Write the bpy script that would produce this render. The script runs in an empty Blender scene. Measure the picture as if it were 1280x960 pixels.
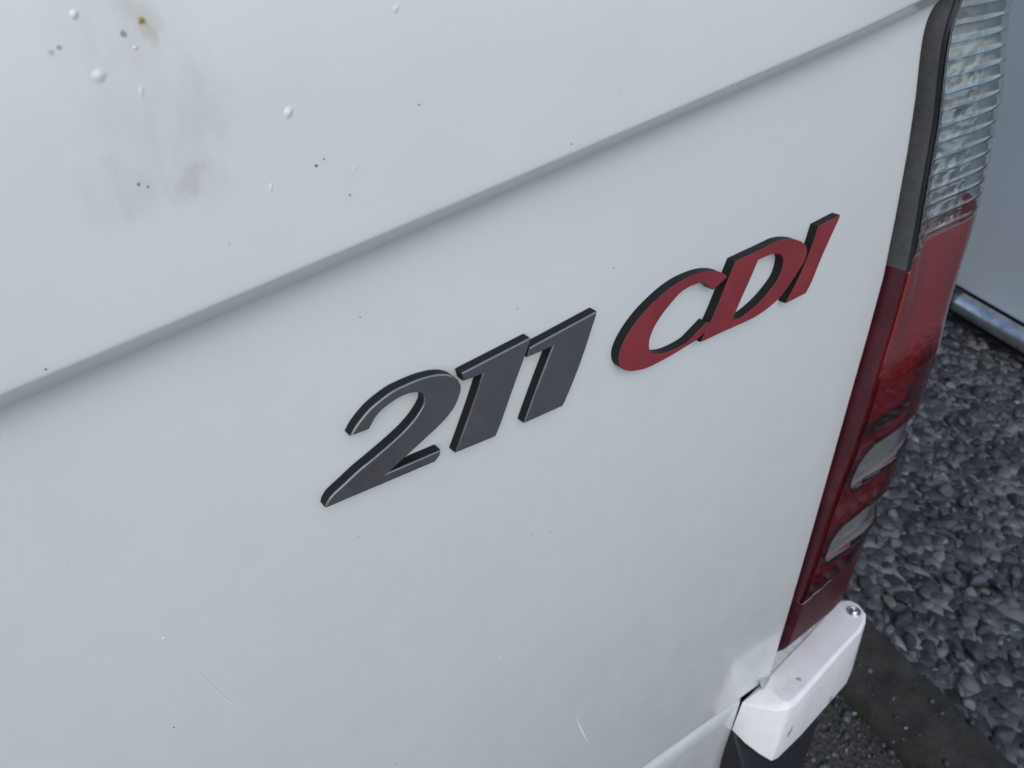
import bpy, bmesh, math, random
import numpy as np
from mathutils import Vector, Matrix, noise

random.seed(7)
rng = np.random.default_rng(11)
sc = bpy.context.scene
C = sc.collection
R = math.radians

# ------------------------------------------------------------------ camera
CAM_H = 1.10                 # phone held 1.1 m above the ground
cam_data = bpy.data.cameras.new('camera')
cam = bpy.data.objects.new('camera', cam_data)
C.objects.link(cam)
cam.matrix_world = Matrix(((0.80092, 0.33818, -0.49414, 0.0),
                           (-0.59528, 0.53871, -0.59618, 0.0),
                           (0.06459, 0.77164, 0.63277, CAM_H),
                           (0, 0, 0, 1)))
cam_data.sensor_width = 36.0
cam_data.lens = 27.0
cam_data.clip_start = 0.01
cam_data.clip_end = 500.0
cam_data.dof.use_dof = True
cam_data.dof.focus_distance = 0.275
cam_data.dof.aperture_fstop = 26.0
sc.camera = cam

# ------------------------------------------------------------------ sky and sun
SUN_EL, SUN_ROT = R(48), R(212)
world = bpy.data.worlds.new('World')
sc.world = world
world.use_nodes = True
wn = world.node_tree
wn.nodes.clear()
sky = wn.nodes.new('ShaderNodeTexSky')
sky.sky_type = 'NISHITA'
sky.sun_disc = False
sky.sun_elevation = SUN_EL
sky.sun_rotation = SUN_ROT
sky.air_density = 1.0
sky.dust_density = 1.6
sky.ozone_density = 1.5
bg = wn.nodes.new('ShaderNodeBackground')
bg.inputs['Strength'].default_value = 0.13
wo = wn.nodes.new('ShaderNodeOutputWorld')
wn.links.new(sky.outputs[0], bg.inputs['Color'])
wn.links.new(bg.outputs[0], wo.inputs['Surface'])
sl = bpy.data.lights.new('sun', 'SUN')
sl.energy = 0.85
sl.angle = R(70)
sl.color = (1.0, 0.98, 0.96)
sun = bpy.data.objects.new('sun', sl)
C.objects.link(sun)
sdir = Vector((math.sin(SUN_ROT) * math.cos(SUN_EL), math.cos(SUN_ROT) * math.cos(SUN_EL), math.sin(SUN_EL)))
sun.rotation_euler = (-sdir).to_track_quat('-Z', 'Y').to_euler()

sc.view_settings.view_transform = 'Standard'
sc.view_settings.look = 'None'
sc.view_settings.exposure = 0.26
sc.view_settings.gamma = 1.0
sc.render.engine = 'CYCLES'
sc.cycles.use_denoising = True
sc.cycles.max_bounces = 10
sc.cycles.transmission_bounces = 8
sc.cycles.glossy_bounces = 5
sc.cycles.sample_clamp_indirect = 4.0

# ------------------------------------------------------------------ node helpers
def new_mat(name):
    m = bpy.data.materials.new(name)
    m.use_nodes = True
    nt = m.node_tree
    return m, nt, nt.nodes['Principled BSDF']

class N:
    """short way to write node graphs"""
    def __init__(self, nt):
        self.nt = nt
    def node(self, t, **kw):
        n = self.nt.nodes.new(t)
        for k, v in kw.items():
            setattr(n, k, v)
        return n
    def set(self, sock, v):
        if hasattr(v, 'is_output'):
            self.nt.links.new(v, sock)
        else:
            sock.default_value = v
    def math(self, op, a, b=0.0, c=0.0, clamp=False):
        n = self.node('ShaderNodeMath', operation=op, use_clamp=clamp)
        self.set(n.inputs[0], a); self.set(n.inputs[1], b)
        if len(n.inputs) > 2: self.set(n.inputs[2], c)
        return n.outputs[0]
    def vmath(self, op, a, b=(0, 0, 0)):
        n = self.node('ShaderNodeVectorMath', operation=op)
        self.set(n.inputs[0], a); self.set(n.inputs[1], b)
        return n.outputs['Value'] if op in ('LENGTH', 'DISTANCE', 'DOT_PRODUCT') else n.outputs['Vector']
    def obj(self):
        return self.node('ShaderNodeTexCoord').outputs['Object']
    def noise(self, vec, scale, detail=4.0, rough=0.55, dist=0.0, color=False):
        n = self.node('ShaderNodeTexNoise')
        self.set(n.inputs['Vector'], vec)
        n.inputs['Scale'].default_value = scale
        n.inputs['Detail'].default_value = detail
        n.inputs['Roughness'].default_value = rough
        n.inputs['Distortion'].default_value = dist
        return n.outputs['Color' if color else 'Fac']
    def voro(self, vec, scale, feature='F1', out='Distance', rand=1.0):
        n = self.node('ShaderNodeTexVoronoi', feature=feature)
        self.set(n.inputs['Vector'], vec)
        n.inputs['Scale'].default_value = scale
        n.inputs['Randomness'].default_value = rand
        return n.outputs[out]
    def ramp(self, fac, stops):
        n = self.node('ShaderNodeValToRGB')
        cr = n.color_ramp
        while len(cr.elements) > 1: cr.elements.remove(cr.elements[-1])
        for i, (p, c) in enumerate(stops):
            e = cr.elements[0] if i == 0 else cr.elements.new(p)
            e.position = p
            e.color = c if len(c) == 4 else (*c, 1)
        self.set(n.inputs['Fac'], fac)
        return n.outputs['Color']
    def step(self, v, lo, hi, a=0.0, b=1.0, interp='SMOOTHSTEP'):
        n = self.node('ShaderNodeMapRange', interpolation_type=interp)
        self.set(n.inputs['Value'], v)
        n.inputs['From Min'].default_value = lo; n.inputs['From Max'].default_value = hi
        n.inputs['To Min'].default_value = a; n.inputs['To Max'].default_value = b
        return n.outputs['Result']
    def mix(self, fac, a, b, blend='MIX'):
        n = self.node('ShaderNodeMix', data_type='RGBA', blend_type=blend)
        self.set(n.inputs['Factor'], fac)
        for s, v in ((n.inputs[6], a), (n.inputs[7], b)):
            self.set(s, v if hasattr(v, 'is_output') else ((*v, 1) if len(v) == 3 else v))
        return n.outputs[2]
    def bump(self, h, strength=0.3, dist=0.001, normal=None):
        n = self.node('ShaderNodeBump')
        n.inputs['Strength'].default_value = strength
        n.inputs['Distance'].default_value = dist
        self.set(n.inputs['Height'], h)
        if normal is not None: self.set(n.inputs['Normal'], normal)
        return n.outputs['Normal']

# ------------------------------------------------------------------ geometry helpers
TAU = R(9)                   # the rear of the van leans forward a little
CT, ST = math.cos(TAU), math.sin(TAU)
GAP = 0.18                   # distance from the lens to the door skin
ROOT = Vector((-0.44, 0.40, 0.0))

def W(x, z, y=0.0):
    """van rear frame (x along the door, z up the door from camera level, y into the van) -> world"""
    return Vector((x, (y + GAP) * CT + z * ST, CAM_H - (y + GAP) * ST + z * CT))

def mesh(name, verts, faces, mat, parent=None, smooth=True, off=None):
    me = bpy.data.meshes.new(name)
    o = off if off is not None else Vector((0, 0, 0))
    me.from_pydata([tuple(Vector(v) - o) for v in verts], [], faces)
    me.validate()
    me.update()
    ob = bpy.data.objects.new(name, me)
    C.objects.link(ob)
    if mat: me.materials.append(mat)
    if smooth:
        me.polygons.foreach_set('use_smooth', [True] * len(me.polygons))
    if parent: ob.parent = parent
    return ob

def van_part(name, verts, faces, mat, parent, smooth=True):
    return mesh(name, verts, faces, mat, parent, smooth, ROOT)

def recalc(ob):
    bm = bmesh.new(); bm.from_mesh(ob.data)
    bmesh.ops.recalc_face_normals(bm, faces=bm.faces)
    bm.to_mesh(ob.data); bm.free()
    return ob

def bevel(ob, w, seg=2, angle=35):
    m = ob.modifiers.new('bevel', 'BEVEL')
    m.width = w; m.segments = seg; m.limit_method = 'ANGLE'; m.angle_limit = R(angle)
    m.harden_normals = False
    return ob

def grid_faces(nr, nc, base=0):
    return [(base + r * nc + c, base + r * nc + c + 1, base + (r + 1) * nc + c + 1, base + (r + 1) * nc + c)
            for r in range(nr - 1) for c in range(nc - 1)]

def loft(name, rings, mat, parent, cap=True, smooth=True, conv=W):
    n = len(rings[0])
    v = [conv(*p) for r in rings for p in r]
    f = []
    for k in range(len(rings) - 1):
        for i in range(n):
            j = (i + 1) % n
            f.append((k * n + i, k * n + j, (k + 1) * n + j, (k + 1) * n + i))
    if cap:
        f.append(tuple(range(n))[::-1])
        f.append(tuple(range((len(rings) - 1) * n, len(rings) * n)))
    ob = van_part(name, v, f, mat, parent, smooth)
    return recalc(ob)

def tag(o, label=None, cat=None, group=None, kind=None):
    if label: o['label'] = label
    if cat: o['category'] = cat
    if group: o['group'] = group
    if kind: o['kind'] = kind
    return o

def sstep(a, b, x):
    t = min(1.0, max(0.0, (x - a) / (b - a)))
    return t * t * (3 - 2 * t)

# ------------------------------------------------------------------ materials
def mat_paint():
    m, nt, b = new_mat('white_paint'); g = N(nt)
    co = g.obj()
    n1 = g.noise(co, 3.0, 3)
    n2 = g.noise(co, 40.0, 5)
    base = g.mix(g.step(n1, .35, .7), (.78, .81, .79), (.74, .77, .752))
    base = g.mix(g.step(n2, .45, .8, 0, .10), base, (.62, .62, .58))
    # road film that also paints in the door's shade, darker towards the bumper
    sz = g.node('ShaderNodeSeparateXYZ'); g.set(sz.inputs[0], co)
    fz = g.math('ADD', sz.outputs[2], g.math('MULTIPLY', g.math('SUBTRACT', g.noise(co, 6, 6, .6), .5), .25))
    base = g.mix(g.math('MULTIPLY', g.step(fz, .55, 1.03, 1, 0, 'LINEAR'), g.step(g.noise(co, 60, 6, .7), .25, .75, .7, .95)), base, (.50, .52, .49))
    # worn, stained patch near the upper hinge side and the rust speck in it
    wob = g.vmath('SCALE', g.vmath('SUBTRACT', g.noise(co, 75, 7, .7, color=True), (.5, .5, .5)))
    wob.node.inputs['Scale'].default_value = .016
    pc = g.vmath('ADD', co, wob)
    stain = None
    for (x, z, rx, rz) in STAIN:
        p = W(x, z, -.006) - ROOT
        d = g.vmath('LENGTH', g.vmath('MULTIPLY', g.vmath('SUBTRACT', pc, tuple(p)), (1 / rx, 0, 1 / rz)))
        s = g.step(d, .35, 1.25, 1, 0)
        stain = s if stain is None else g.math('MAXIMUM', stain, s)
    base = g.mix(g.math('MULTIPLY', g.math('MULTIPLY', stain, g.step(g.noise(g.vmath('MULTIPLY', co, (1, 1, .3)), 190, 6, .65), .3, .7, .2, 1.0)), .48), base, (.585, .585, .56))
    wob2 = g.vmath('SCALE', g.vmath('SUBTRACT', g.noise(co, 1300, 3, color=True), (.5, .5, .5)))
    wob2.node.inputs['Scale'].default_value = .0014
    fc = g.vmath('ADD', co, wob2)
    for (x, z, r, col, k) in SPOTS:
        p = W(x, z, -.006) - ROOT
        d = g.vmath('LENGTH', g.vmath('MULTIPLY', g.vmath('SUBTRACT', pc if r > .002 else fc, tuple(p)), (1 / r, 0, 1 / r)))
        base = g.mix(g.step(d, .35, 1.0, k, 0), base, col)
    # road grit: sparse dark and light specks
    for sc_, thr, keep, col in ((130, .05, .90, (.07, .07, .07)), (75, .028, .80, (.12, .11, .10)), (95, .05, .80, (.93, .93, .93)), (330, .12, .95, (.25, .24, .22))):
        d = g.voro(co, sc_)
        cn = nt.nodes[-1]
        rnd = g.node('ShaderNodeSeparateColor')
        nt.links.new(cn.outputs['Color'], rnd.inputs[0])
        on = g.math('GREATER_THAN', rnd.outputs[0], keep)
        size = g.math('MULTIPLY', rnd.outputs[1], thr)
        base = g.mix(g.math('MULTIPLY', g.math('LESS_THAN', d, size), on), base, col)
    nt.links.new(base, b.inputs['Base Color'])
    b.inputs['Roughness'].default_value = .42
    b.inputs['Coat Weight'].default_value = 1.0
    b.inputs['Coat IOR'].default_value = 1.65
    nt.links.new(g.step(g.noise(co, 25, 4), .3, .7, .10, .19), b.inputs['Coat Roughness'])
    nrm = g.bump(g.noise(co, 9, 2), .12, .004)
    nt.links.new(nrm, b.inputs['Normal'])
    nt.links.new(g.bump(g.noise(co, 420, 2), .03, .0004, nrm), b.inputs['Coat Normal'])
    return m

def mat_simple(name, col, rough, metal=0.0, bump=None, var=None, coat=0.0, spec=0.5):
    m, nt, b = new_mat(name); g = N(nt)
    b.inputs['Base Color'].default_value = (*col, 1)
    b.inputs['Roughness'].default_value = rough
    b.inputs['Metallic'].default_value = metal
    b.inputs['Coat Weight'].default_value = coat
    b.inputs['Specular IOR Level'].default_value = spec
    if var:
        scale, col2, lo, hi = var
        nt.links.new(g.mix(g.step(g.noise(g.obj(), scale, 6, .65), lo, hi), col, col2), b.inputs['Base Color'])
    if bump:
        scale, st, dist = bump
        nt.links.new(g.bump(g.noise(g.obj(), scale, 5, .6), st, dist), b.inputs['Normal'])
    return m

def mat_lens(name, col, rough=.02, sky_tint_z=None):
    m, nt, b = new_mat(name); g = N(nt)
    b.inputs['Base Color'].default_value = (*col, 1)
    b.inputs['Transmission Weight'].default_value = 1.0
    b.inputs['IOR'].default_value = 1.49
    co = g.obj()
    ro = g.step(g.noise(co, 55, 6, .7), .45, .8, rough, rough + .22)
    if sky_tint_z:
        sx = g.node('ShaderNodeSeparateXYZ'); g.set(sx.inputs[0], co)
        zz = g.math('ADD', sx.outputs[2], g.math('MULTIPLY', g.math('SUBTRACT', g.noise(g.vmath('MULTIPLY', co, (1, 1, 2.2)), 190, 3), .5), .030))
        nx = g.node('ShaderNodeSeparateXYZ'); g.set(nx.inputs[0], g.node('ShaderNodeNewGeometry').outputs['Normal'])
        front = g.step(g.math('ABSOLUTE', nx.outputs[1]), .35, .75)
        sky_mask = g.math('MULTIPLY', g.step(zz, sky_tint_z - .008, sky_tint_z + .014), front)
        ro = g.math('ADD', ro, g.math('MULTIPLY', sky_mask, .20))
        # dulled plastic above that line, pale sky reflection painted into its colour
        nt.links.new(g.mix(sky_mask, col, (.68, .13, .15)), b.inputs['Base Color'])
        nt.links.new(g.math('SUBTRACT', 1.0, g.math('MULTIPLY', sky_mask, .15)), b.inputs['Transmission Weight'])
        nt.links.new(g.math('MULTIPLY', sky_mask, .9), b.inputs['Coat Weight'])
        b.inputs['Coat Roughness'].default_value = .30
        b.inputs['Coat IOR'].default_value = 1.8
    nt.links.new(ro, b.inputs['Roughness'])
    nt.links.new(g.bump(g.noise(co, 90, 3), .04, .001), b.inputs['Normal'])
    return m

def mat_reflector(name, col, scale, strength, rough, fade=None):
    m, nt, b = new_mat(name); g = N(nt)
    b.inputs['Base Color'].default_value = (*col, 1)
    b.inputs['Metallic'].default_value = .6
    b.inputs['Roughness'].default_value = rough
    co = g.vmath('MULTIPLY', g.obj(), (1.0, 1.0, 1.35))
    bp = g.bump(g.voro(co, scale, 'SMOOTH_F1'), strength, .004)
    if fade:                                             # facets only in the lower bowl
        sx = g.node('ShaderNodeSeparateXYZ'); g.set(sx.inputs[0], g.obj())
        g.set(bp.node.inputs['Strength'], g.step(sx.outputs[2], fade, fade + .05, strength, .12))
    nt.links.new(bp, b.inputs['Normal'])
    return m

def mat_foil():
    m, nt, b = new_mat('red_foil'); g = N(nt)
    co = g.obj()
    c = g.mix(g.step(g.noise(co, 70, 4), .35, .7), (.255, .036, .044), (.215, .028, .036))
    c = g.mix(g.step(g.noise(co, 900, 2), .72, .80), c, (.10, .03, .03))
    nt.links.new(c, b.inputs['Base Color'])
    b.inputs['Roughness'].default_value = .48
    b.inputs['Coat Weight'].default_value = .08
    nt.links.new(g.bump(g.noise(co, 500, 4), .06, .0003), b.inputs['Normal'])
    return m

def mat_chrome():
    m, nt, b = new_mat('worn_dark_chrome'); g = N(nt)
    co = g.obj()
    n = g.noise(co, 120, 6, .6)
    c = g.mix(g.step(n, .35, .75), (.34, .345, .355), (.39, .39, .39))
    sp = g.step(g.noise(g.vmath('MULTIPLY', co, (1, 1, 1.6)), 1100, 2), .70, .78)
    c = g.mix(sp, c, (.42, .41, .40))
    nt.links.new(c, b.inputs['Base Color'])
    b.inputs['Metallic'].default_value = .85
    nt.links.new(g.step(g.noise(co, 200, 5), .3, .7, .14, .26), b.inputs['Roughness'])
    nt.links.new(g.bump(g.noise(co, 35, 2), .05, .002), b.inputs['Normal'])
    return m

def mat_trim():
    m, nt, b = new_mat('weathered_grey_trim'); g = N(nt)
    co = g.obj()
    c = g.mix(g.step(g.noise(co, 220, 7, .7), .35, .7), (.100, .104, .101), (.070, .073, .071))
    c = g.mix(g.step(g.noise(co, 90, 5, .7), .62, .74, 0, .5), c, (.15, .14, .125))
    nt.links.new(c, b.inputs['Base Color'])
    b.inputs['Roughness'].default_value = .62
    nt.links.new(g.bump(g.noise(co, 600, 5, .7), .4, .0008), b.inputs['Normal'])
    return m

def mat_hinge():
    m, nt, b = new_mat('chipped_hinge_paint'); g = N(nt)
    co = g.obj()
    c = g.mix(g.step(g.noise(co, 60, 5), .35, .75), (.84, .84, .83), (.78, .775, .75))
    chip = g.step(g.noise(g.vmath('MULTIPLY', co, (1.0, 1.0, .8)), 75, 3, .5), .685, .70)
    c = g.mix(chip, c, (.36, .37, .34))
    dirt = g.step(g.noise(co, 35, 6, .7), .52, .75, 0, .45)
    c = g.mix(dirt, c, (.52, .50, .44))
    nt.links.new(c, b.inputs['Base Color'])
    b.inputs['Roughness'].default_value = .38
    b.inputs['Coat Weight'].default_value = .3
    nt.links.new(g.bump(g.math('SUBTRACT', g.noise(co, 200, 4), chip), .12, .0006), b.inputs['Normal'])
    return m

def mat_stone():
    m, nt, b = new_mat('slate_gravel'); g = N(nt)
    geo = g.node('ShaderNodeNewGeometry')
    oi = g.node('ShaderNodeObjectInfo')
    r = g.math('FRACT', g.math('ADD', geo.outputs['Random Per Island'], g.math('MULTIPLY', oi.outputs['Random'], 7.31)))
    col = g.ramp(r, [(0, (.013, .015, .017)), (.3, (.030, .034, .037)), (.6, (.060, .066, .071)), (.8, (.095, .102, .108)),
                     (.91, (.160, .168, .172)), (.95, (.105, .100, .082)), (1, (.27, .275, .275))])
    co = g.obj()
    col = g.mix(g.step(g.noise(co, 90, 5, .65), .35, .7, 0, .5), col, (.05, .055, .058))
    nt.links.new(col, b.inputs['Base Color'])
    b.inputs['Roughness'].default_value = .55
    nt.links.new(g.bump(g.noise(co, 160, 5, .6), .25, .002), b.inputs['Normal'])
    return m

def mat_asphalt():
    m, nt, b = new_mat('damp_asphalt'); g = N(nt)
    co = g.obj()
    c = g.mix(g.step(g.noise(co, 7, 5), .35, .7), (.024, .025, .023), (.040, .040, .034))
    v = g.voro(co, 130)
    rn = g.node('ShaderNodeSeparateColor')
    nt.links.new(nt.nodes[-2].outputs['Color'], rn.inputs[0])
    c = g.mix(g.math('MULTIPLY', g.step(v, .25, .42, 1, 0), g.step(rn.outputs[0], .45, .95, 0, .8)), c, (.13, .13, .12))
    nt.links.new(c, b.inputs['Base Color'])
    b.inputs['Roughness'].default_value = .8
    nt.links.new(g.bump(g.math('SUBTRACT', 1.0, v), .8, .004), b.inputs['Normal'])
    return m

def mat_gravel_sheet():
    m, nt, b = new_mat('gravel_sheet'); g = N(nt)
    co = g.obj()
    v = g.voro(co, 34)
    rn = g.node('ShaderNodeSeparateColor')
    nt.links.new(nt.nodes[-2].outputs['Color'], rn.inputs[0])
    c = g.ramp(rn.outputs[0], [(0, (.02, .023, .026)), (.6, (.055, .06, .064)), (1, (.15, .155, .155))])
    nt.links.new(c, b.inputs['Base Color'])
    b.inputs['Roughness'].default_value = .7
    nt.links.new(g.bump(g.math('SUBTRACT', 1.0, v), 1.0, .02), b.inputs['Normal'])
    return m

def mat_kerb():
    m, nt, b = new_mat('mossy_concrete'); g = N(nt)
    co = g.obj()
    c = g.mix(g.step(g.noise(co, 18, 6, .65), .35, .7), (.034, .033, .027), (.013, .014, .011))
    c = g.mix(g.step(g.noise(co, 45, 6, .7), .52, .68), c, (.032, .033, .016))
    c = g.mix(g.step(g.noise(co, 28, 3), .70, .73), c, (.15, .155, .14))
    c = g.mix(g.step(g.noise(co, 260, 3), .66, .74, 0, .7), c, (.11, .10, .07))
    nt.links.new(c, b.inputs['Base Color'])
    b.inputs['Roughness'].default_value = .88
    nt.links.new(g.bump(g.noise(co, 120, 7, .7), .7, .006), b.inputs['Normal'])
    return m

# positions on the door in metres: x along the door, z from camera level
STAIN = [(.0350, -.018, .013, .012), (.0365, -.034, .012, .013), (.0275, -.046, .010, .008), (.039, -.046, .010, .006), (.047, -.030, .006, .012)]
SPOTS = [(.0386, -.0161, .0050, (.58, .55, .47), .5), (.0386, -.0161, .0012, (.42, .33, .03), 1.0), (.0386, -.0161, .0006, (.10, .055, .02), 1.0),
         (.0385, -.0195, .0030, (.52, .50, .44), .5), (.0220, -.0196, .0007, (.45, .44, .43), .8), (.0235, -.0190, .0006, (.30, .29, .28), .9),
         (.0347, -.0178, .0008, (.22, .22, .21), .9), (.0405, -.0465, .0035, (.60, .57, .53), .5), (.0300, -.0452, .0006, (.12, .12, .12), 1.0),
         (.0315, -.0460, .0004, (.14, .14, .14), 1.0), (.0680, -.0490, .0005, (.06, .06, .06), 1.0), (.0700, -.0480, .0003, (.1, .1, .1), 1.0)]

M = dict(
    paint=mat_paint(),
    foil=mat_foil(),
    chrome=mat_chrome(),
    badge_side=mat_simple('badge_black_plastic', (.008, .010, .011), .6, bump=(900, .1, .0003), spec=.25),
    trim=mat_trim(),
    clear=mat_lens('clear_lens_plastic', (.93, .96, .96)),
    red=mat_lens('red_lens_plastic', (.72, .020, .040), sky_tint_z=.232),
    mirror=mat_reflector('lamp_reflector', (.60, .62, .63), 130, .9, .25, fade=.345),
    mirror_red=mat_reflector('lamp_reflector_dim', (.80, .76, .76), 170, 1.0, .28),
    foot=mat_simple('dull_dark_red_plastic', (.050, .006, .011), .40, var=(90, (.085, .03, .035), .5, .75), bump=(400, .2, .001), spec=.3),
    lside=mat_simple('dark_red_lens_side', (.060, .006, .014), .22, var=(40, (.10, .012, .02), .4, .7)),
    smoke=mat_simple('window_backing', (.30, .29, .28), .5),
    black=mat_simple('black_plastic', (.012, .014, .018), .5, bump=(700, .15, .0006)),
    jamb=mat_simple('door_jamb_shadow_gap', (.02, .02, .02), .8),
    hinge=mat_hinge(),
    steel=mat_simple('bolt_steel', (.62, .62, .61), .28, metal=1.0, var=(300, (.40, .39, .36), .5, .75)),
    seal=mat_simple('old_grey_sealant', (.40, .405, .41), .6, var=(120, (.30, .30, .30), .45, .62), bump=(300, .15, .001)),
    glass=mat_simple('tinted_rear_glass', (.01, .012, .012), .03, coat=.5),
    rubber=mat_simple('tyre_rubber', (.018, .018, .018), .85, bump=(120, .3, .003)),
    asphalt=mat_asphalt(),
    stone=mat_stone(),
    sheet=mat_gravel_sheet(),
    kerb=mat_kerb(),
    wall=mat_simple('blue_grey_wall_paint', (.45, .50, .53), .5, var=(2.5, (.42, .47, .50), .35, .7), bump=(5, .05, .01)),
    alu=mat_simple('brushed_aluminium', (.86, .87, .88), .36, metal=1.0, var=(40, (.52, .53, .55), .4, .7)),
)

# ================================================================== ground
g_ob = mesh('ground', [(-60, -60, 0), (60, -60, 0), (60, 60, 0), (-60, 60, 0)], [(0, 1, 2, 3)], M['asphalt'])
tag(g_ob, kind='structure')

TH = math.atan2(.135, 1.0)                     # the kerb, gravel and wall run 8 degrees off the van
TX, TY = math.sin(TH), math.cos(TH)            # along
NX, NY = math.cos(TH), -math.sin(TH)           # across, away from the van
KO = Vector((0.972, 0.07, 0))                  # a point on the line between kerb and gravel

def G(a, b, z=0.0):
    """a metres beyond the kerb, b metres along it"""
    return Vector((KO.x + NX * a + TX * b, KO.y + NY * a + TY * b, z))

# concrete edging kerb, crumbled along its edges
KW, KB0, KB1, nb = .142, -1.6, 3.2, 620
prof = [(-KW, -.05), (-KW, .008), (-KW + .006, .018), (-KW + .014, .022)] + [(-KW + .014 + (KW - .028) * k / 16, .024) for k in range(1, 16)] + \
       [(-.014, .022), (-.006, .016), (0, .004), (0, -.05)]
kv, kf = [], []
for i in range(nb):
    b = KB0 + (KB1 - KB0) * i / (nb - 1)
    for j, (a, z) in enumerate(prof):
        e = noise.noise(Vector((a * 30, b * 30, 1.7))) * .0055 + noise.noise(Vector((a * 110, b * 110, 4.1))) * .0024
        da = noise.noise(Vector((j * .9, b * 14, 9.0))) * (.007 if (j < 4 or j > len(prof) - 5) else 0)
        kv.append(G(a + da, b, z + (e if z > -.04 else 0)))
kerb = mesh('kerb', kv, grid_faces(nb, len(prof)), M['kerb'])
tag(kerb, kind='structure')

# ------------------------------------------------------------------ gravel
bed = mesh('gravel_bed', [G(.0, -3.2, .004), G(1.3, -3.2, .004), G(1.3, 6, .004), G(.0, 6, .004)], [(0, 1, 2, 3)], M['sheet'])
tag(bed, kind='structure')

def stone_variant(seed, sub):
    rs = np.random.default_rng(seed)
    bm = bmesh.new()
    bmesh.ops.create_icosphere(bm, subdivisions=sub, radius=1.0)
    P = np.array([v.co[:] for v in bm.verts])
    F = np.array([[v.index for v in f.verts] for f in bm.faces])
    bm.free()
    planes = []
    for _ in range(12):                                   # broken flat faces
        n = rs.normal(size=3); n /= np.linalg.norm(n)
        d = rs.uniform(.48, .88)
        over = np.maximum(0, P @ n - d)
        P -= np.outer(over * .98, n)
        planes.append(n)
    tri = P[F]
    fn = np.cross(tri[:, 1] - tri[:, 0], tri[:, 2] - tri[:, 0]); fn /= np.linalg.norm(fn, axis=1)[:, None] + 1e-12
    flat = (fn @ np.array(planes).T).max(axis=1) > .985
    ph = rs.uniform(0, 6, 3)
    P *= (1 + .03 * np.sin(P @ rs.normal(size=3) * 3 + ph[0]))[:, None]
    P *= np.array([1.0, rs.uniform(.60, .92), rs.uniform(.42, .70)])
    P /= np.abs(P[:, 0]).max()
    return P, F, flat
VAR = [stone_variant(100 + i, 2) for i in range(14)]
CHIP = [stone_variant(300 + i, 1) for i in range(5)]

A0, A1, B0, B1, CELL = -.010, .99, -.38, 1.02, .005
na, nbb = int((A1 - A0) / CELL), int((B1 - B0) / CELL)
hm = np.zeros((na, nbb))
def rot(rx, ry, rz):
    cx, sx, cy, sy, cz, sz = math.cos(rx), math.sin(rx), math.cos(ry), math.sin(ry), math.cos(rz), math.sin(rz)
    return np.array([[cz, -sz, 0], [sz, cz, 0], [0, 0, 1]]) @ np.array([[cy, 0, sy], [0, 1, 0], [-sy, 0, cy]]) @ np.array([[1, 0, 0], [0, cx, -sx], [0, sx, cx]])
stones = []
NST = 6400
for i in range(NST):
    r = float(np.clip(rng.lognormal(math.log(.0112), .30), .006, .021))
    best = None
    for _ in range(6):                                    # settle where the bed is lowest
        a, b = rng.uniform(A0 + r * .7, A1 - .03), rng.uniform(B0, B1)
        ia, ib = int((a - A0) / CELL), int((b - B0) / CELL)
        w = max(1, int(r * .55 / CELL))
        win = hm[max(0, ia - w):ia + w + 1, max(0, ib - w):ib + w + 1]
        h = float(win.mean() * .6 + win.max() * .4)
        if best is None or h < best[0]: best = (h, a, b, ia, ib)
    h, a, b, ia, ib = best
    k = int(rng.integers(len(VAR)))
    Rm = rot(rng.normal() * .38, rng.normal() * .38, rng.uniform(0, 6.283)) * r
    thick = np.abs((VAR[k][0] @ Rm.T)[:, 2]).max()
    z = h + thick * .72
    w = max(1, int(r * .8 / CELL))
    ya, yb = np.ogrid[-w:w + 1, -w:w + 1]
    d2 = (ya * ya + yb * yb) / (w * w + .01)
    sa, sb = slice(max(0, ia - w), min(na, ia + w + 1)), slice(max(0, ib - w), min(nbb, ib + w + 1))
    dd = d2[sa.start - (ia - w):sa.stop - (ia - w), sb.start - (ib - w):sb.stop - (ib - w)]
    top = np.where(dd < 1, z + thick * np.sqrt(np.clip(1 - dd, 0, 1)) * .85, 0)
    hm[sa, sb] = np.maximum(hm[sa, sb], top)
    stones.append([k, Rm, a, b, z, r, thick, ia, ib])
BASE = -.010                                             # the pile fills a shallow bed level with the kerb
cam_inv = cam.matrix_world.inverted()
def to_px(p):
    q = cam_inv @ p
    return (640 + 960 * q.x / -q.z, 480 - 960 * q.y / -q.z, -q.z)
SIL = [(1280, 0), (1259, 130), (1228, 253), (1187, 385), (1160, 475), (1130, 530), (1092, 640), (1075, 690), (1085, 770), (1104, 786), (1160, 840), (1280, 965)]
def in_view(x, y):
    if not (1050 < x < 1290 and 360 < y < 970): return False
    ys = [s[1] for s in SIL]
    xs = [s[0] for s in SIL]
    return x > np.interp(y, ys, xs) - 4
score = []
for i, s in enumerate(stones):
    p = G(s[2], s[3], s[4] + BASE)
    x, y, d = to_px(p)
    free = s[4] + s[6] * .8 - hm[min(na - 1, s[7]), min(nbb - 1, s[8])]
    vis = in_view(x, y)
    score.append((s[5] / d if (vis and free > -.004) else 0, i))
pick = {i for sc_, i in sorted(score, reverse=True)[:300] if sc_ > 0}
VM = []
for P, F, FL in VAR:
    me = bpy.data.meshes.new('pebble')
    me.from_pydata(P.tolist(), [], F.tolist())
    me.polygons.foreach_set('use_smooth', ~FL)
    me.materials.append(M['stone'])
    VM.append(me)
ROTG = np.array([[NX, TX, 0], [NY, TY, 0], [0, 0, 1]])
allv, allf, alls, base = [], [], [], 0
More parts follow.
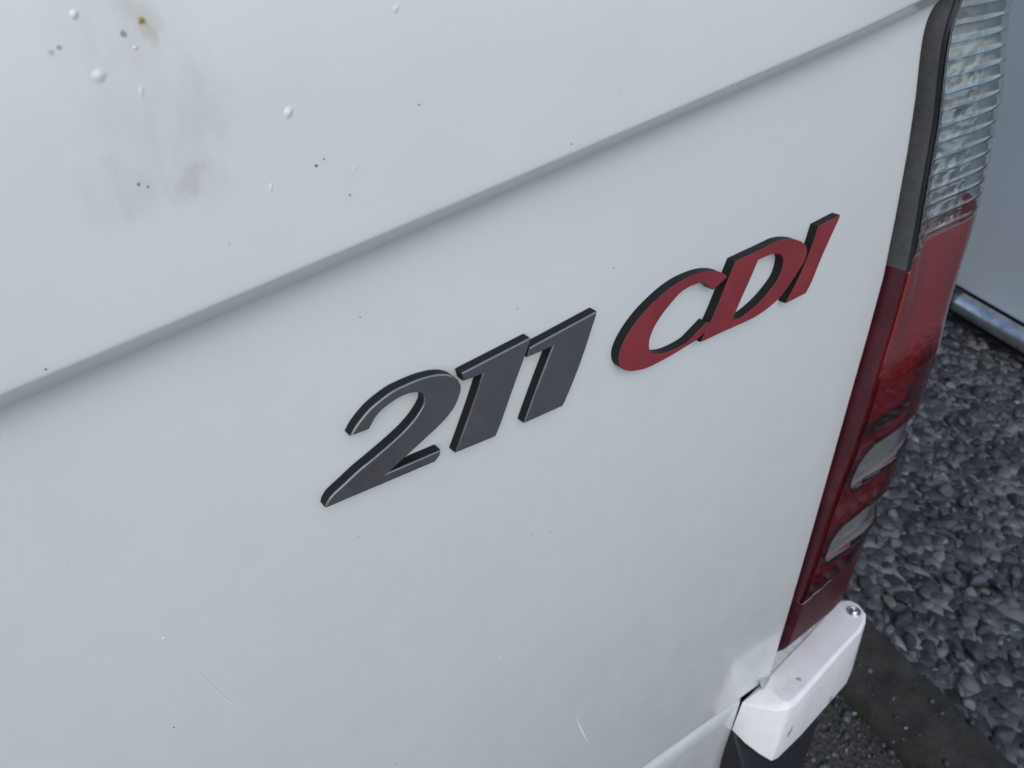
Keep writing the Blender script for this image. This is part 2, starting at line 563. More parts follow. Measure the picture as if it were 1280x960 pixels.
for i, s in enumerate(stones):
    p = G(s[2], s[3], s[4] + BASE)
    if i in pick:
        o = bpy.data.objects.new('pebble', VM[s[0]])
        m4 = Matrix((ROTG @ s[1]).tolist()).to_4x4()
        m4.translation = p
        C.objects.link(o)
        o.parent = bed
        o.matrix_world = m4
    else:
        P, F, FL = VAR[s[0]]
        alls.append(~FL)
        allv.append(P @ (ROTG @ s[1]).T + np.array(p))
        allf.append(F + base)
        base += len(P)
def tri_mesh(name, V, F, mat, parent, smooth=None):
    me = bpy.data.meshes.new(name)
    V = np.concatenate(V).astype(np.float32); F = np.concatenate(F).astype(np.int32)
    me.vertices.add(len(V)); me.vertices.foreach_set('co', V.ravel())
    me.loops.add(F.size); me.loops.foreach_set('vertex_index', F.ravel())
    me.polygons.add(len(F)); me.polygons.foreach_set('loop_start', np.arange(0, F.size, 3, dtype=np.int32))
    me.update(calc_edges=True)
    me.validate()
    if smooth is not None: me.polygons.foreach_set('use_smooth', smooth)
    me.materials.append(mat)
    o = bpy.data.objects.new(name, me)
    C.objects.link(o)
    o.parent = parent
    return o
lg = tri_mesh('loose_gravel', allv, allf, M['stone'], bed, np.concatenate(alls))
tag(lg, kind='stuff')

# small stones bedded in the asphalt and crumbs lying on the kerb
cv, cf, base = [], [], 0
for i in range(5200):
    x, y = rng.uniform(.35, 1.05), rng.uniform(-.5, .75)
    rel = (x - KO.x) * NX + (y - KO.y) * NY
    on_kerb = -KW < rel < 0
    if rel > 0 or (on_kerb and rng.random() < .93): continue
    r = float(np.clip(rng.lognormal(math.log(.0038), .4), .0018, .009))
    P, F, FL = CHIP[int(rng.integers(5))]
    Rm = rot(rng.normal() * .5, rng.normal() * .5, rng.uniform(0, 6.283)) * r
    cv.append(P @ Rm.T + np.array((x, y, (.0245 if on_kerb else .001))))
    cf.append(F + base); base += len(P)
grit = tri_mesh('loose_grit', cv, cf, M['stone'], g_ob)
tag(grit, kind='stuff')

# ================================================================== wall beyond the gravel, with a tube at its foot
WA = .985
wb0, wb1 = .16, 4.2
def gbox(name, a0, a1, b0, b1, z0, z1, mat, parent=None, bev=.004):
    v = [G(a, b, z) for z in (z0, z1) for b in (b0, b1) for a in (a0, a1)]
    f = [(0, 1, 3, 2), (4, 6, 7, 5), (0, 4, 5, 1), (2, 3, 7, 6), (0, 2, 6, 4), (1, 5, 7, 3)]
    o = mesh(name, v, f, mat, parent, smooth=False)
    recalc(o)
    return bevel(o, bev)
wall_root = bpy.data.objects.new('painted_wall', None)
C.objects.link(wall_root)
tag(wall_root, 'smooth blue-grey painted wall standing behind the gravel', 'wall')
gbox('wall_face', WA, WA + .10, wb0, wb1, .086, 2.45, M['wall'], wall_root)
gbox('foot_seal', WA + .006, WA + .094, wb0 + .01, wb1 - .01, -.02, .086, M['black'], wall_root)
gbox('coping', WA - .015, WA + .115, wb0 - .015, wb1 + .015, 2.45, 2.49, M['alu'], wall_root)

def tube_g(name, a, z, b0, b1, r, mat, parent, n=24):
    v, f = [], []
    for b in (b0, b0 + .001, b1 - .001, b1):
        rr = r if b not in (b0, b1) else r - .001
        for k in range(n):
            t = 6.28318 * k / n
            v.append(G(a + math.cos(t) * rr, b, z + math.sin(t) * rr))
    for q in range(3):
        for k in range(n):
            j = (k + 1) % n
            f.append((q * n + k, q * n + j, (q + 1) * n + j, (q + 1) * n + k))
    f.append(tuple(range(n))); f.append(tuple(range(3 * n, 4 * n)))
    o = mesh(name, v, f, mat, parent)
    return recalc(o)
tube_root = bpy.data.objects.new('metal_tube', None)
C.objects.link(tube_root)
tag(tube_root, 'round silver metal tube lying along the foot of the wall', 'tube')
tube_g('tube', WA - .032, .066, wb0 + .02, .69, .026, M['alu'], tube_root)
tube_g('end_cap', WA - .032, .066, .688, .72, .029, M['black'], tube_root)

# ================================================================== the van
van = bpy.data.objects.new('parked_van', None)
van.location = ROOT
C.objects.link(van)
tag(van, 'white van seen close from behind, with a 211 CDI badge and red tail light', 'van')

EDGE = [(345, 1250), (352, 200), (354.5, -40), (351.8, -44.5), (351.5, -51.9), (353.4, -62.5), (360.9, -89.6), (364.6, -123.9), (368.1, -150.1), (369.3, -167), (367.5, -203.8),
        (365.1, -236.5), (361.6, -291.1), (357.1, -356.8), (352.2, -416.8), (347.7, -465.8), (343, -520), (340, -900)]
ez = np.array([e[1] for e in EDGE])[::-1] / 1000
ex = np.array([e[0] for e in EDGE])[::-1] / 1000
_zz = np.linspace(-.9, 1.25, 2151)
_xx = np.interp(_zz, ez, ex)
_k = np.hanning(25); _k /= _k.sum()
_xs = np.convolve(np.pad(_xx, 12, mode='edge'), _k, 'valid')
def door_edge(z): return float(np.interp(z, _zz, _xs))

CRE = [(-800, -160), (-300, -122), (-6.9, -82.3), (15.7, -78.9), (41.1, -75.8), (70.1, -72.1), (113.8, -66.5), (167.0, -59.0), (233.0, -50.0), (287.6, -42.1), (326.2, -37.2)]
_cp = np.polyfit([c[0] / 1000 for c in CRE[2:]], [c[1] / 1000 for c in CRE[2:]], 2)
_cs = float(np.polyval(np.polyder(_cp), -.007)); _c0 = float(np.polyval(_cp, -.007))
def crease(x):
    if x < -.007: return _c0 + _cs * (x + .007) * max(.5, 1 + (x + .007) * .6)
    return float(np.polyval(_cp, x))
def seam(x):
    if x < .22: return -.4555 - .147 * (x - .22) * .25
    return -.4555 - .147 * (x - .22)
def step_h(x): return .0116 - .0036 * sstep(.27, .355, x)

def door_y(x, z):
    h = step_h(x)
    v = crease(x) - z                                     # metres below the crease
    lin, ease = .0074, .0105
    if v <= 0: return -h + .0003 * math.exp(v / .0006)
    r = h - .0003
    if v < lin: return -h + .0003 + r * .80 * v / lin
    t = min(1.0, (v - lin) / ease)
    return -h + .0003 + r * (.80 + .20 * (1 - (1 - t) ** 3.0))

ROLL = .0030
def build_door(name, e_list, xfun, ztop, parent, edge_roll=True):
    above = [1.0, .75, .5, .35, .25, .18, .13, .09, .06, .04, .025, .015, .008, .004, .002, .001, .0005]
    below = [0, .0003, .0006, .001, .0015, .002, .0025, .003, .0035, .004, .0046, .0052, .0058, .0064, .007, .0078, .0086, .0095, .0105, .0115, .0125, .0135, .0145, .016, .018, .020, .0225, .026, .03]
    lows = [.04, .1, .18, .26, .34, .42, .5, .58, .66, .74, .82, .88, .93, .96, .98, .99, .994, .997, 1.0]
    V = []
    def row(kind, val, extra=0.0):
        for e in e_list:
            x = xfun(0.0, e)
            for _ in range(3):
                c, s = crease(x), seam(x)
                if kind == 'a': z = c + val * (ztop - c)
                elif kind == 'v': z = c - val
                else: z = (c - .03) + val * (s - (c - .03))
                x = xfun(z, e)
            y = door_y(x, z)
            d = max(0.0, e) if edge_roll else 1
            if d < ROLL: y += ROLL - math.sqrt(max(0, ROLL ** 2 - (ROLL - d) ** 2))
            db = z - seam(x)
            if db < ROLL: y += ROLL - math.sqrt(max(0, ROLL ** 2 - (ROLL - max(0, db)) ** 2))
            if e < 0: y += .014
            V.append(W(x, z, y + extra))
    nr = 0
    for a in above: row('a', a); nr += 1
    for v in below: row('v', v); nr += 1
    for l in lows: row('l', l); nr += 1
    row('l', 1.0, .014); nr += 1
    ob = van_part(name, V, grid_faces(nr, len(e_list)), M['paint'], parent)
    return ob
E_R = [.79, .76, .70, .64, .58, .52, .46, .42, .39] + [.36 - .0125 * k for k in range(24)] + [.055, .045, .036, .028, .021, .015, .011, .008, .006, .0045, .003, .0022, .0015, .0009, .0004, .0001, 0.0, -.0001]
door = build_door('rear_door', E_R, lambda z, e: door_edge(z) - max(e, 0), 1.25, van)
door['label'] = 'white rear door with a pressed crease and a worn stain'
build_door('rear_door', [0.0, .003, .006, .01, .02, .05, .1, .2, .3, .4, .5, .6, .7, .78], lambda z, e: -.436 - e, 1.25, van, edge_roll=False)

# rear windows, above the picture
for (x0, x1) in ((-.36, .28), (-1.16, -.50)):
    ring = []
    for cx, cz, a0 in ((x1 - .06, .90 - .06, 0), (x0 + .06, .90 - .06, 90), (x0 + .06, .30 + .06, 180), (x1 - .06, .30 + .06, 270)):
        for k in range(6):
            t = R(a0 + k * 18)
            ring.append((cx + .06 * math.cos(t), cz + .06 * math.sin(t)))
    loft('rear_window', [[(x, z, -.0155) for x, z in ring], [(x, z, -.004) for x, z in ring]], M['glass'], van)

# corner pillar, side wall and roof
def corner_ring(z, x_in, yf, xr, rad, ydeep):
    pts = [(x_in, z, .03), (x_in, z, yf)]
    for k in range(9):
        t = R(90 * k / 8)
        pts.append((xr - rad + rad * math.sin(t), z, yf + rad - rad * math.cos(t)))
    pts.append((xr, z, ydeep))
    pts.append((xr - .03, z, ydeep))
    return pts
zs = [.045, .3, .6, .9, 1.25]
loft('corner_pillar', [corner_ring(z, door_edge(z) + .004, .0, .483 - .02 * z, .035, .10) for z in zs], M['paint'], van)
sv = []
nys = 30
for z in (-.62, -.4, -.2, 0, .3, .6, .9, 1.25):
    for k in range(nys):
        sv.append(W(.480 - .02 * max(z, 0) - .02 * sstep(.9, 1.25, z), z, .06 + .09 * k))
van_part('side_panel', sv, grid_faces(8, nys), M['paint'], van)
van_part('side_panel', [v + Vector((-1.78, 0, 0)) for v in sv], grid_faces(8, nys), M['paint'], van)
van_part('roof', [W(-1.34, 1.25, -.02), W(.43, 1.25, -.02), W(.43, 1.25, 2.7), W(-1.34, 1.25, 2.7)], [(0, 1, 2, 3)], M['paint'], van)
loft('floor_pan', [[(-1.28, -.52, .05), (.42, -.52, .05), (.42, -.52, 2.6), (-1.28, -.52, 2.6)], [(-1.28, -.60, .05), (.42, -.60, .05), (.42, -.60, 2.6), (-1.28, -.60, 2.6)]], M['black'], van, smooth=False)
# jamb behind the door gap and behind the lamp
loft('door_jamb', [[(door_edge(z) - .02, z, .020), (.445, z, .045), (.445, z, .09), (door_edge(z) - .02, z, .09)] for z in (-.50, -.40, -.3, -.2, -.1, 0, .05)], M['jamb'], van)
# rear wheels, out of the picture
for x in (.30, -1.18):
    wc = Vector((x, 1.25, .33))
    def wheel(prof, name, mat, parent):
        n = 40
        v = [wc + Vector((px, pr * math.cos(6.28318 * k / n), pr * math.sin(6.28318 * k / n))) for (px, pr) in prof for k in range(n)]
        f = [(q * n + k, q * n + (k + 1) % n, (q + 1) * n + (k + 1) % n, (q + 1) * n + k) for q in range(len(prof) - 1) for k in range(n)]
        return recalc(van_part(name, v, f, mat, parent))
    ty = wheel([(-.09, .20), (-.10, .23), (-.10, .30), (-.08, .325), (.08, .325), (.10, .30), (.10, .23), (.09, .20)], 'wheel', M['rubber'], van)
    wheel([(.085, .20), (.075, .19), (.03, .17), (.02, .08), (.05, .06), (.05, .001)], 'rim', M['steel'], ty)
    wheel([(-.085, .20), (-.05, .18), (-.05, .001)], 'rim', M['steel'], ty)

# ------------------------------------------------------------------ badge
def smooth_loop(pts, sub=5):
    n = len(pts); out = []
    P = [Vector((p[0], p[1])) / 1000 for p in pts]
    for i in range(n):
        p1, p2 = P[i], P[(i + 1) % n]
        c1, c2 = pts[i][2], pts[(i + 1) % n][2]
        p0 = P[i - 1] if not c1 else p1 + (p1 - p2)
        p3 = P[(i + 2) % n] if not c2 else p2 + (p2 - p1)
        if c1 and c2:
            out.append(p1); continue
        for k in range(sub):
            t = k / sub
            out.append(.5 * ((2 * p1) + (p2 - p0) * t + (2 * p0 - 5 * p1 + 4 * p2 - p3) * t * t + (3 * p1 - p0 - 3 * p2 + p3) * t ** 3))
    return out

GLYPHS = {
'2':[[(67.72,-130.63,1),(69.82,-128.13,0),(72.6,-125.8,0),(75.6,-123.86,0),(79.1,-122.41,0),(83.15,-121.16,0),(87.16,-120.73,0),(91.2,-120.58,0),(95.25,-120.88,0),(98.76,-121.53,0),(101.67,-122.67,0),(104.27,-124.53,0),(105.95,-126.91,0),(106.59,-129.15,0),(106.03,-131.42,0),(104.39,-134.53,0),(102.31,-136.84,0),(99.61,-138.88,0),(96.32,-140.64,0),(92.44,-142.44,0),(88.58,-144.23,0),(84.75,-146.0,0),(78.12,-149.11,1),(97.07,-149.44,1),(96.57,-151.36,0),(94.81,-153.09,1),(56.27,-151.81,1),(57.1,-150.11,0),(59.04,-148.24,0),(63.49,-146.07,0),(68.28,-143.71,0),(73.65,-141.59,0),(80.34,-138.75,0),(85.31,-136.31,0),(89.16,-133.65,0),(92.16,-130.61,0),(93.15,-128.57,0),(92.88,-126.63,0),(91.29,-125.02,0),(88.47,-124.22,0),(85.61,-124.11,0),(82.12,-124.85,0),(78.59,-126.15,0),(76.13,-127.94,0),(74.91,-129.5,0),(73.79,-130.81,1)]],
'1a':[[(107.08,-124.35,1),(134.4,-121.32,1),(134.02,-123.24,0),(127.38,-136.79,0),(119.74,-152.5,0),(117.58,-153.96,1),(102.42,-153.28,1),(104.36,-149.56,0),(109.72,-138.98,0),(115.02,-127.62,1),(107.66,-127.46,1)]],
'1b':[[(133.98,-124.93,1),(163.7,-121.09,1),(162.66,-124.51,0),(156.13,-140.27,0),(149.31,-153.02,0),(147.37,-154.22,1),(131.0,-154.04,1),(132.7,-150.21,0),(138.01,-139.37,0),(143.92,-127.94,1),(132.86,-128.2,1)]],
'C':[[(233.08,-128.48,1),(231.24,-126.73,0),(227.54,-124.64,0),(223.18,-123.09,0),(217.36,-121.94,0),(211.03,-121.74,0),(204.92,-122.25,0),(199.03,-123.66,0),(193.32,-125.93,0),(187.72,-128.77,0),(182.93,-132.14,0),(178.91,-136.05,0),(176.31,-139.88,0),(175.3,-143.12,0),(175.64,-146.28,0),(177.28,-149.37,0),(180.74,-151.82,0),(185.34,-153.4,0),(190.74,-154.39,0),(197.72,-154.28,0),(204.8,-153.69,0),(211.99,-152.75,0),(218.5,-151.82,0),(223.27,-149.91,0),(227.11,-147.33,1),(223.83,-145.39,1),(218.79,-148.04,0),(213.36,-150.65,0),(206.95,-151.45,0),(200.54,-151.16,0),(195.71,-149.83,0),(192.85,-148.16,0),(191.32,-145.6,0),(191.15,-142.16,0),(192.35,-138.92,0),(194.32,-135.98,0),(197.75,-132.63,0),(201.98,-129.53,0),(206.29,-127.04,0),(211.62,-126.01,0),(216.39,-126.14,0),(219.31,-126.83,1),(225.43,-131.81,1)]],
'D':[[(236.99,-122.83,1),(245.11,-122.32,0),(254.38,-121.79,0),(262.94,-121.25,0),(269.05,-121.99,0),(275.6,-123.88,0),(280.91,-126.34,0),(284.33,-129.22,0),(285.76,-132.35,0),(285.22,-135.69,0),(282.57,-139.16,0),(278.51,-143.3,0),(274.11,-147.33,0),(269.06,-150.44,0),(261.4,-152.68,0),(253.62,-153.73,0),(241.93,-153.73,0),(232.5,-153.67,0),(221.2,-153.76,1),(227.21,-143.94,0),(232.49,-132.62,0)],[(251.6,-126.37,1),(259.24,-126.17,0),(264.37,-127.1,0),(267.88,-129.19,0),(269.39,-131.98,0),(269.08,-136.0,0),(267.46,-139.68,0),(263.28,-143.32,0),(258.03,-146.61,0),(251.67,-149.17,0),(245.16,-150.57,0),(240.28,-150.0,1),(241.89,-146.0,0),(244.93,-139.76,0),(248.36,-133.38,0)]],
'I':[[(291.17,-121.8,1),(306.55,-120.45,1),(306.08,-122.39,0),(299.35,-136.03,0),(294.29,-148.69,0),(291.24,-153.47,1),(276.75,-153.97,1),(283.39,-143.66,0),(288.56,-131.72,0)]],
}

def badge(ch, name, face_mat, thick, bev, label):
    cu = bpy.data.curves.new('badge_outline', 'CURVE')
    cu.dimensions = '2D'; cu.fill_mode = 'BOTH'
    cu.extrude = thick / 2 - bev
    cu.bevel_depth = bev; cu.bevel_resolution = 1
    cu.offset = -bev
    for loop in GLYPHS[ch]:
        pts = smooth_loop(loop)
        s = cu.splines.new('POLY')
        s.points.add(len(pts) - 1)
        for p, q in zip(s.points, pts): p.co = (q.x, q.y, 0, 1)
        s.use_cyclic_u = True
    tmp = bpy.data.objects.new('tmp', cu)
    C.objects.link(tmp)
    me = bpy.data.meshes.new_from_object(tmp.evaluated_get(bpy.context.evaluated_depsgraph_get()))
    bpy.data.objects.remove(tmp); bpy.data.curves.remove(cu)
    bm = bmesh.new(); bm.from_mesh(me); bpy.data.meshes.remove(me)
    bmesh.ops.remove_doubles(bm, verts=bm.verts, dist=1e-6)
    bm.normal_update()
    front, side = [], []
    for f in bm.faces:
        if f.normal.z < -.9 and all(v.co.z < -thick / 2 + 1e-5 for v in f.verts): continue
        # the face foil includes the tiny chamfer
        (front if f.normal.z > .3 else side).append(f)
    def extract(fs, nm, mat, parent, lift=0.0):
        idx, V, F = {}, [], []
        for f in fs:
            q = []
            for v in f.verts:
                if v.index not in idx:
                    idx[v.index] = len(V)
                    V.append(W(v.co.x, v.co.y, -(v.co.z + thick / 2) - lift))
                q.append(idx[v.index])
            F.append(tuple(q))
        return van_part(nm, V, F, mat, parent, smooth=False)
    bm.verts.index_update()
    body = extract(side, name, M['badge_side'], van)
    body['label'] = label
    fc = extract(front, 'face', face_mat, body)
    recalc(fc)
    bm.free()
    return body
badge('2', 'badge_digit', M['chrome'], .0042, .00042, 'dark chrome digit 2')
badge('1a', 'badge_digit', M['chrome'], .0042, .00042, 'dark chrome digit 1 next to the 2')
badge('1b', 'badge_digit', M['chrome'], .0042, .00042, 'dark chrome last digit 1 before the red letters')
badge('C', 'badge_letter', M['foil'], .0042, .00012, 'red letter C with black sides')
badge('D', 'badge_letter', M['foil'], .0043, .00012, 'red letter D with black sides')
badge('I', 'badge_letter', M['foil'], .0041, .00012, 'red letter I with black sides')

# ------------------------------------------------------------------ paint blisters and scratches on the door
BL = [(28.6, -25.3, 1.55, 1.5, .55), (63.6, -37.5, 1.25, 1.5, .7), (27.5, -14.8, .9, 1.1, .5), (36.2, -21.3, .55, .45, .3), (35.2, -29.0, .7, 1.6, .18),
      (56.5, -52.7, .55, 1.5, .28), (92.6, -19.5, 1.0, 1.2, .35), (4.2, -174.8, .8, .5, .35), (23.4, -248.2, 1.0, .7, .35), (77.3, -52.6, .8, 1.4, .12), (108.5, -63.5, .8, 1.3, .12)]
for (x, z, rx, rz, h) in BL:
    x, z, rx, rz, h = x / 1000, z / 1000, rx / 850, rz / 850, h / 1900
    v, f, nr, ns = [], [], 6, 16
    for q in range(nr + 1):
        rr = q / nr
        hh = h * (math.cos(rr * math.pi) * .5 + .5) - .00003 * rr
        for k in range(ns):
            t = 6.28318 * k / ns
            px, pz = x + rx * rr * math.cos(t) * (1 + .1 * math.sin(3 * t)) + .25 * rr * rz * math.sin(t), z + rz * rr * math.sin(t)
            v.append(W(px, pz, door_y(px, pz) - hh))
    for q in range(nr):
        for k in range(ns):
            j = (k + 1) % ns
            f.append((q * ns + k, q * ns + j, (q + 1) * ns + j, (q + 1) * ns + k))
    recalc(van_part('paint_blister', v, f, M['paint'], door))
SCR = mat_simple('bare_scratch', (.83, .85, .84), .6)
for pts, w in (([(8.9, -190.5), (10.2, -197.5), (12.1, -204.5), (15.0, -213.5), (18.7, -221.5)], .22), ([(162.2, -353.4), (166.0, -367), (171.3, -383.2)], .9),
               ([(318, -196), (327, -201), (338, -204), (345, -205)], .25)):
    v = []
    for i, (x, z) in enumerate(pts):
        ww = w * (.15 if i in (0, len(pts) - 1) else 1) / 2000
        x, z = x / 1000, z / 1000
        v += [W(x - ww, z, -.00025), W(x + ww, z + ww * .3, -.00025)]
    van_part('scratch', v, [(2 * i, 2 * i + 1, 2 * i + 3, 2 * i + 2) for i in range(len(pts) - 1)], SCR, door)

# ------------------------------------------------------------------ tail light
LZ0, LZ1 = -.462, .035
def lens_p(z): return .0105 - .0026 * sstep(-.19, -.05, z) - .0100 * sstep(-.440, -.462, z) - .0040 * sstep(-.25, -.34, z) - .0030 * sstep(-.34, -.45, z)
def lens_s0(z): return .050 + .020 * sstep(-.225, -.13, z) + .008 * sstep(-.16, -.08, z) + .008 * sstep(-.26, -.31, z) - .008 * sstep(-.33, -.40, z)
def lens_a(z): return .062 + .012 * sstep(-.17, -.06, z)
def lens_t(z):
    return .12 * (max(0.0, z + .235) - max(0.0, z + .06))
WIN = [(-.3160, -.2830, .012), (-.3770, -.3460, .012)]
def slot(s, z):
    """signed depth inside a reversing window (positive inside)"""
    best = -1
    for z0, z1, sl0 in WIN:
        hh = (z1 - z0) / 2; cz = (z0 + z1) / 2 + s * .04
        dz = hh - abs(z - cz)
        dx = s - sl0
        if dx < hh * .8: dd = hh * .8 - math.hypot(max(0, hh * .8 - dx), max(0, abs(z - cz) - hh * .2)) if dx > -.01 else -1
        else: dd = dz
        best = max(best, min(dz, dd))
    return best
SAMP = [('w', .010), ('w', .004), ('w', -.002), ('w', -.5), ('w', -.8)]
def lens_point(u, z, inset=0.0, ribs=True):
    """u < 0 climbs the side wall, 0..1 front face, 1..2 round the corner"""
    L = door_edge(z) + .0020 + inset * .6
    p = lens_p(z) - inset
    s0, a, b = lens_s0(z), lens_a(z) - inset * .6, .045
    if u < 0:
        f = -u                                  # 1 at the root, 0 at the top of the wall
        s, y = 0.0, -p + .0018 + f * (p + .010)
        s = .0002 + (1 - f) * .0006
        if inset: s = 0
    elif u < .06:                               # fillet
        t = R(90) * u / .06
        s, y = .0008 + .0018 * (1 - math.cos(t)), -p + .0018 * (1 - math.sin(t))
    elif u <= 1:
        s, y = .0026 + (s0 - .0026) * (u - .06) / .94, -p
    else:
        t = R(88) * (u - 1)
        s, y = s0 + a * math.sin(t), -p + b * (1 - math.cos(t))
    y += lens_t(z) * sstep(.002, .034, s)
    if u >= .06:
        q = slot(s, z)
        y += .0040 * sstep(-.0008, .0022, q)
        if ribs and z > -.157:
            fr = ((z + .158) / .0076) % 1.0
            rib = math.exp(-((fr - .5) / .15) ** 2)
            y -= .00045 * rib * sstep(.003, .008, s)
        elif ribs and z > -.24 and False: pass
    return (L + s, z, y), s
US = [-1, -.75, -.5, -.25, -.1, -.02, 0, .012, .024, .036, .048, .06] + [.06 + .94 * k / 30 for k in range(1, 31)] + [1 + k / 26 for k in range(1, 27)]
NZ = 380
ZS = [LZ0 + (-.160 - LZ0) * k / 200 for k in range(200)] + [-.160 + (LZ1 + .160) * k / 400 for k in range(401)]
NZ = len(ZS) - 1
V, SS = [], []
for z in ZS:
    for u in US:
        p, s = lens_point(u, z)
        V.append(W(*p)); SS.append((s, u, z))
nu = len(US)
cls = {}
for r in range(NZ):
    for c in range(nu - 1):
        i = r * nu + c
        s = (SS[i][0] + SS[i + 1][0]) / 2; u = (SS[i][1] + SS[i + 1][1]) / 2; z = (SS[i][2] + SS[i + nu][2]) / 2
        if u < -.02: k = 'side_trim' if z > -.164 else ('lens_side' if z > -.402 else 'lens_foot')
        elif u < .036 and z > -.164: k = 'lens_rim'
        elif z > -.157: k = 'clear_lens'
        else:
            q = slot(s, z) if u > .06 else -1
            k = 'red_lens'
            if z < -.402 + s * .10: k = 'lens_foot'
            if q > 0: k = 'window1' if z > -.33 else 'window2'
        cls.setdefault(k, []).append((i, i + 1, i + nu + 1, i + nu))
lamp = bpy.data.objects.new('tail_light', None)
C.objects.link(lamp)
lamp.parent = van
lamp.location = W(.40, -.46, 0) - ROOT
lamp['label'] = 'tall tail light, clear above and red below, with two clear slots'
LROOT = W(.40, -.46, 0)
def lamp_part(name, faces, mat, thick=None, verts=V):
    used = sorted({i for f in faces for i in f})
    ix = {j: k for k, j in enumerate(used)}
    o = mesh(name, [verts[j] for j in used], [tuple(ix[j] for j in f) for f in faces], mat, lamp, True, LROOT)
    if thick:
        m = o.modifiers.new('shell', 'SOLIDIFY')
        m.thickness = thick; m.offset = -1; m.use_rim = True
    return o
def flip_check(o):
    return o
for k, fs in cls.items():
    if k == 'side_trim': lamp_part('side_trim', fs, M['trim'])
    elif k == 'lens_rim': lamp_part('lens_rim', fs, M['black'])
    elif k == 'clear_lens': lamp_part('clear_lens', fs, M['clear'], .0012)
    elif k == 'lens_side': lamp_part('lens_side', fs, M['lside'])
    elif k == 'lens_foot': lamp_part('lens_foot', fs, M['foot'])
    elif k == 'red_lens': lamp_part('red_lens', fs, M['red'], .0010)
    else: lamp_part('clear_slot', fs, M['clear'], .0012)
# reflector bowls behind the lenses
def bowl(name, z0, z1, mat, inset, n=60):
    vv = []
    us = [-.9, -.4, 0.0, .03] + [.06 + .94 * k / 20 for k in range(21)] + [1 + k / 14 for k in range(1, 15)]
    for q in range(n + 1):
        z = z0 + (z1 - z0) * q / n
        for u in us:
            p, s = lens_point(u, z, inset=inset, ribs=False)
            vv.append(W(p[0] + .001, p[1], p[2]))
    mesh(name, vv, grid_faces(n + 1, len(us)), mat, lamp, True, LROOT)
bowl('reflector', -.156, LZ1, M['mirror'], .013)
bowl('reflector', -.276, -.158, M['mirror_red'], .012)
bowl('slot_backing', LZ0, -.277, M['smoke'], .006, 90)

# ------------------------------------------------------------------ hinge below the light
HT = [(.3345, -.0035), (.345, .0010), (.370, .0035), (.395, .0058), (.420, .0092), (.438, .0117), (.4465, .0112), (.4525, .0065), (.4540, -.0005), (.4500, -.0095), (.4420, -.0140), (.4320, -.0167),
      (.400, -.0192), (.365, -.0226), (.3410, -.0249), (.3350, -.0240), (.3320, -.0205), (.3325, -.012)]
# the same loop lower down: the near end slopes out until it meets the door
HM = [(.3160, .0000)] + HT[1:-2] + [(.3285, -.0190), (.3210, -.0090)]
HL = [(.3105, .0005)] + [(x, y - (.0010 if y < -.005 else 0)) for (x, y) in HT[1:-4]] + [(.3330, -.0262), (.3250, -.0262), (.3190, -.0190), (.3135, -.0100)]
def zb(x, y):
    z = float(np.interp(x, [.310, .314, .323, .333, .360, .380, .430, .442, .455], [-.503, -.511, -.5215, -.5265, -.5320, -.5350, -.5350, -.531, -.520]))
    return z if y < .004 else max(z, -.500)
cx, cy = .39, -.006
top = [(x + (cx - x) * .05, -.4690, y + (cy - y) * .16) for (x, y) in HT]
mid = [(x, -.4715 - (.0025 if x < .331 else 0), y) for (x, y) in HM]
low = [(x, zb(x, y) + .003, y) for (x, y) in HL]
bot = [(x + (cx - x) * .03, zb(x, y), y + (cy - y) * .15) for (x, y) in HL]
hinge = loft('door_hinge', [top, mid, low, bot], M['hinge'], van)
hinge['label'] = 'white painted door hinge with chipped side and a round bolt'
bevel(hinge, .0022, 3, 25)
# bolt in its far end
bc = (.4420, -.4690, -.0036)
def disc(prof, name, mat, parent, conv):
    n = 32
    v = [conv(r * math.cos(6.28318 * k / n), r * math.sin(6.28318 * k / n), h) for (r, h) in prof for k in range(n)]
    f = [(q * n + k, q * n + (k + 1) % n, (q + 1) * n + (k + 1) % n, (q + 1) * n + k) for q in range(len(prof) - 1) for k in range(n)]
    f.append(tuple(range((len(prof) - 1) * n, len(prof) * n)))
    return recalc(van_part(name, v, f, mat, parent))
disc([(.0052, -.001), (.0052, .0010), (.0048, .0015), (.0040, .0015), (.0037, .0008), (.0032, .0008), (.0030, .0016), (.0022, .0024), (.0013, .0027), (.0011, .0016), (.0005, .0016)],
     'bolt', M['steel'], hinge, lambda a, b, h: W(bc[0] + a, bc[1] + h, bc[2] + b))
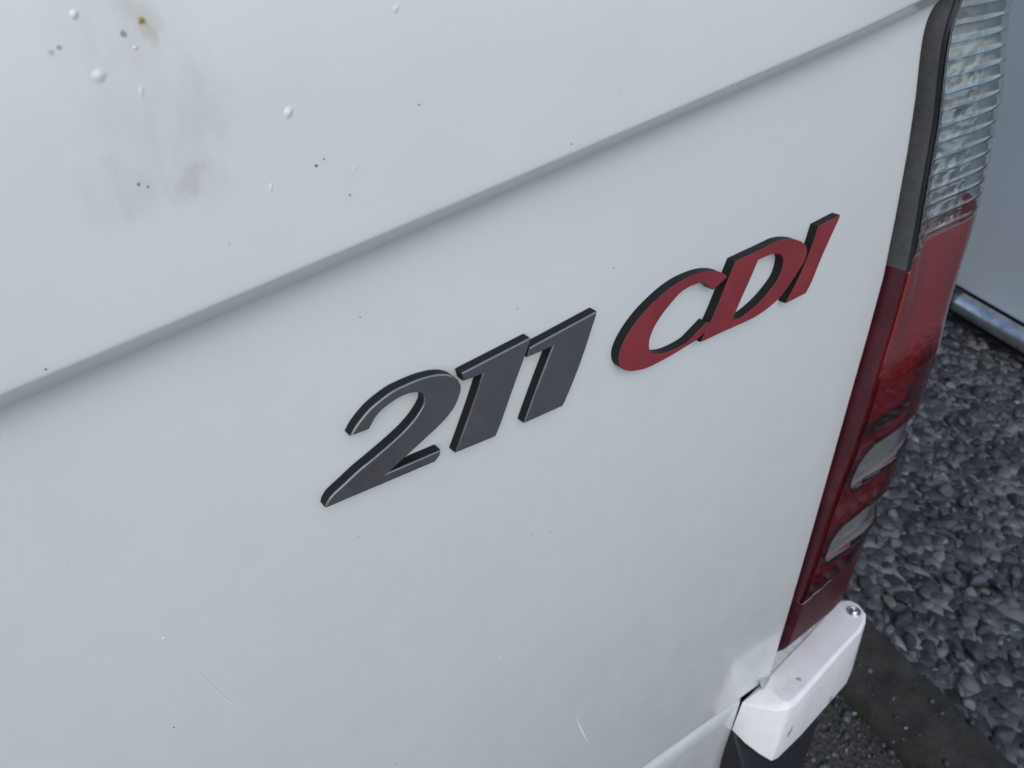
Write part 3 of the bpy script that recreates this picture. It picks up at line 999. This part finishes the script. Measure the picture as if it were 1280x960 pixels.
# ragged grey sealant between hinge and light
sv_, ns_ = [], 60
for k in range(ns_ + 1):
    x = .332 + (.440 - .332) * k / ns_
    yb = float(np.interp(x, [p[0] for p in HT[:6]], [p[1] for p in HT[:6]])) if x > .3345 else -.0035
    j = noise.noise(Vector((x * 260, 3.3, 0))) * .0006 + noise.noise(Vector((x * 900, 7.3, 0))) * .0004
    sv_ += [W(x, -.4745, yb - .0012), W(x, -.4694, yb - .0008), W(x - .0003, -.4672, yb + .0008), W(x - .0006, -.4630 + j, yb + .0030), W(x - .001, -.4590 + j * 1.8, yb + .0050)]
recalc(van_part('sealant', sv_, grid_faces(ns_ + 1, 5), M['seal'], van))

# ------------------------------------------------------------------ lower panel and bumper
lv = []
cols = [-1.25, -.9, -.6, -.3, -.1, .1, .2, .24, .27, .29, .30, .306, .310, .312]
rows = [(.0, .010), (.0, .0025), (-.0015, .0006), (-.004, -.001), (-.012, -.0014), (-.025, -.0018), (-.04, -.002), (-.055, -.002), (-.09, -.002), (-.14, -.002), (-.141, .02)]
for dz, y in rows:
    for x in cols:
        e = sstep(.300, .312, x)
        lv.append(W(x + (.012 if x > .25 else 0) * max(0, 1 + dz / .05), seam(x) - .0022 + dz, y + e * .006))
recalc(van_part('lower_panel', lv, grid_faces(len(rows), len(cols)), M['paint'], van))
def bring(z, yf, x0):
    pts = [(x0, z, .05), (x0, z, yf)]
    for k in range(8):
        t = R(90 * k / 7)
        pts.append((.462 - .06 + .06 * math.sin(t), z, yf + .012 + .05 - .05 * math.cos(t)))
    pts.append((.462, z, .20)); pts.append((.43, z, .20))
    return pts
bump_ob = loft('bumper', [bring(-.494, .012, .318), bring(-.500, .004, .316), bring(-.515, -.004, .313), bring(-.535, -.016, .312), bring(-.60, -.024, .30), bring(-.72, -.020, .30)], M['black'], van)
bevel(bump_ob, .004, 2, 40)
loft('bumper', [[(-1.26, z, .06), (-1.26, z, y), (.302, z, y), (.302, z, .06)] for z, y in ((-.602, .0), (-.608, -.022), (-.70, -.024), (-.72, -.012))], M['black'], van)
